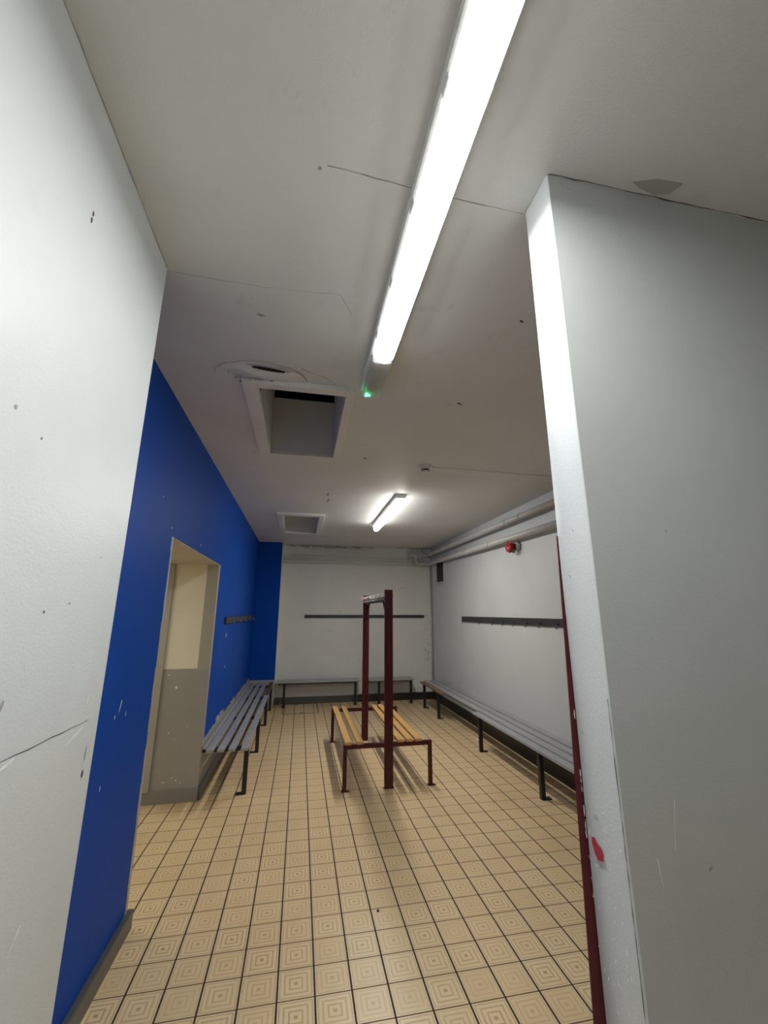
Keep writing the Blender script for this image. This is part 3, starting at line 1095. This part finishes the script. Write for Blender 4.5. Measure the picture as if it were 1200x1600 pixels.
# ------------------------------------------------------------------ island bench with hook rack
YF, YR = 4.27, 5.78          # near and far frames
XC = 0.893
t = thing('island_bench', (XC, (YF + YR) / 2, 0), 'free-standing dark red steel double bench with pine slats and a tall hook rack', 'bench')
for y in (YF, YR):
    for s in (-1, 1):
        xa, xb = (XC - 0.041, XC - 0.002) if s < 0 else (XC + 0.002, XC + 0.041)
        p = bbox('post', (xa, xb, y - 0.02, y + 0.02, 0.0, 1.83), M_RED, t, bev=0.003)
        bbox('cap', (xa + 0.001, xb - 0.001, y - 0.019, y + 0.019, 1.83, 1.833), M_CHROME, p)
    # one tubular bench frame each side: bearer with mitred drop leg
    for s, xo in ((-1, 0.475), (1, 1.302)):
        xi = XC + s * 0.041
        lo, hi = min(xi, xo - 0.018), max(xi, xo + 0.018)
        bbox('bearer', (lo, hi, y - 0.018, y + 0.018, 0.352, 0.392), M_RED, t, bev=0.004)
        lg = bbox('leg', (xo - 0.018, xo + 0.018, y - 0.018, y + 0.018, 0.006, 0.352), M_RED, t, bev=0.004)
        bbox('foot_plate', (xo - 0.03, xo + 0.045, y - 0.022, y + 0.022, 0, 0.007), M_RED, lg, bev=0.001)
        bm = bmesh.new()
        lathe(bm, (xo + 0.034, y - 0.004, 0.008), [(0.008, -0.001), (0.008, 0.005), (0.004, 0.008)], seg=6)
        finish('bolt', bm, M_CHROME, lg)
    for bx in (XC - 0.05, XC + 0.05):
        bm = bmesh.new()
        lathe(bm, (bx, y, 0.006), [(0.008, -0.006), (0.008, 0.006), (0.004, 0.01)], seg=6)
        finish('bolt', bm, M_CHROME, t)
for a, b in ((0.468, 0.533), (0.582, 0.644), (0.975, 1.037), (1.062, 1.124), (1.149, 1.212)):
    bbox('slat', (a, b, YF - 0.035, YR + 0.03, 0.393, 0.418), M_YEL, t, bev=0.004)
# hook rail between the posts
bm = bmesh.new()
box(bm, XC - 0.030, XC + 0.030, YF + 0.021, YR - 0.021, 1.722, 1.732)
box(bm, XC - 0.032, XC - 0.028, YF + 0.021, YR - 0.021, 1.715, 1.76)
box(bm, XC + 0.028, XC + 0.032, YF + 0.021, YR - 0.021, 1.715, 1.76)
finish('hook_rail', bm, plain('pale_steel', (0.11, 0.09, 0.09), 0.4, 0.4), t)
NH = 10
for i in range(NH):
    y = YF + 0.10 + (YR - YF - 0.2) * i / (NH - 1)
    bm = bmesh.new()
    for s in (-1, 1):
        o = Vector((XC + s * 0.032, y, 1.745))
        tube(bm, arc_pts([o, o + Vector((s * 0.012, 0, -0.012)), o + Vector((s * 0.03, 0, 0.0)), o + Vector((s * 0.042, 0, 0.05))], 0.01, 3), 0.0032, 6)
        tube(bm, [o + Vector((0, 0, 0.004)), o + Vector((s * 0.010, 0.0, 0.055))], 0.0036, 6)
    tube(bm, [(XC - 0.036, y, 1.738), (XC + 0.036, y, 1.738)], 0.0045, 6)
    finish('hook', bm, M_HOOK, t)
# diagonal braces from posts up to the rail
for y, d in ((YF + 0.02, 1), (YR - 0.02, -1)):
    bm = bmesh.new()
    tube(bm, [(XC, y + d * 0.004, 1.50), (XC, y + d * 0.24, 1.716)], 0.013, 4)
    br = finish('brace', bm, M_RED, t)
    bm = bmesh.new()
    lathe(bm, (XC - 0.012, y + d * 0.225, 1.705), [(0.010, 0.0), (0.010, -0.006), (0.005, -0.009)], 'x', 8)
    finish('bolt', bm, M_CHROME, br)

# ------------------------------------------------------------------ floor access cover
t = thing('access_cover', (0.085, 7.77, 0), 'tiled access cover with a dark metal edge in the floor near the back wall', 'floor cover')
cx0, cx1, cy0, cy1 = -0.215, 0.380, 7.40, 8.14
bm = bmesh.new()
for d in ((cx0, cx0 + 0.014, cy0, cy1), (cx1 - 0.014, cx1, cy0, cy1), (cx0, cx1, cy0, cy0 + 0.014), (cx0, cx1, cy1 - 0.014, cy1)):
    box(bm, *d, 0.0, 0.0022)
finish('edge_frame', bm, M_STEEL, t)
bm = bmesh.new()
lathe(bm, (0.10, cy0 + 0.03, 0.0), [(0.02, 0.0005), (0.02, 0.0030)], seg=12)
finish('lifting_eye', bm, M_STEEL, t)
bm = bmesh.new()
lathe(bm, (0.02, cy1 - 0.06, 0.0), [(0.016, 0.0005), (0.016, 0.0030)], seg=12)
finish('lifting_eye', bm, M_STEEL, t)

# a few bits of litter / chips on the floor
for i, (x, y, r, lab) in enumerate(((2.35, 5.55, 0.035, 'pale scrap lying on the floor below the right benches'),
                                    (0.50, 2.68, 0.008, 'tiny dark speck of debris on the tiles in the open middle'))):
    bm = bmesh.new()
    lathe(bm, (x, y, 0.001), [(r, 0.0), (r * 0.9, 0.004), (r * 0.4, 0.006)], seg=7)
    o = finish('scrap', bm, M_CREAM if i == 0 else M_CRACK, loc=(x, y, 0))
    tag(o, lab, 'debris')
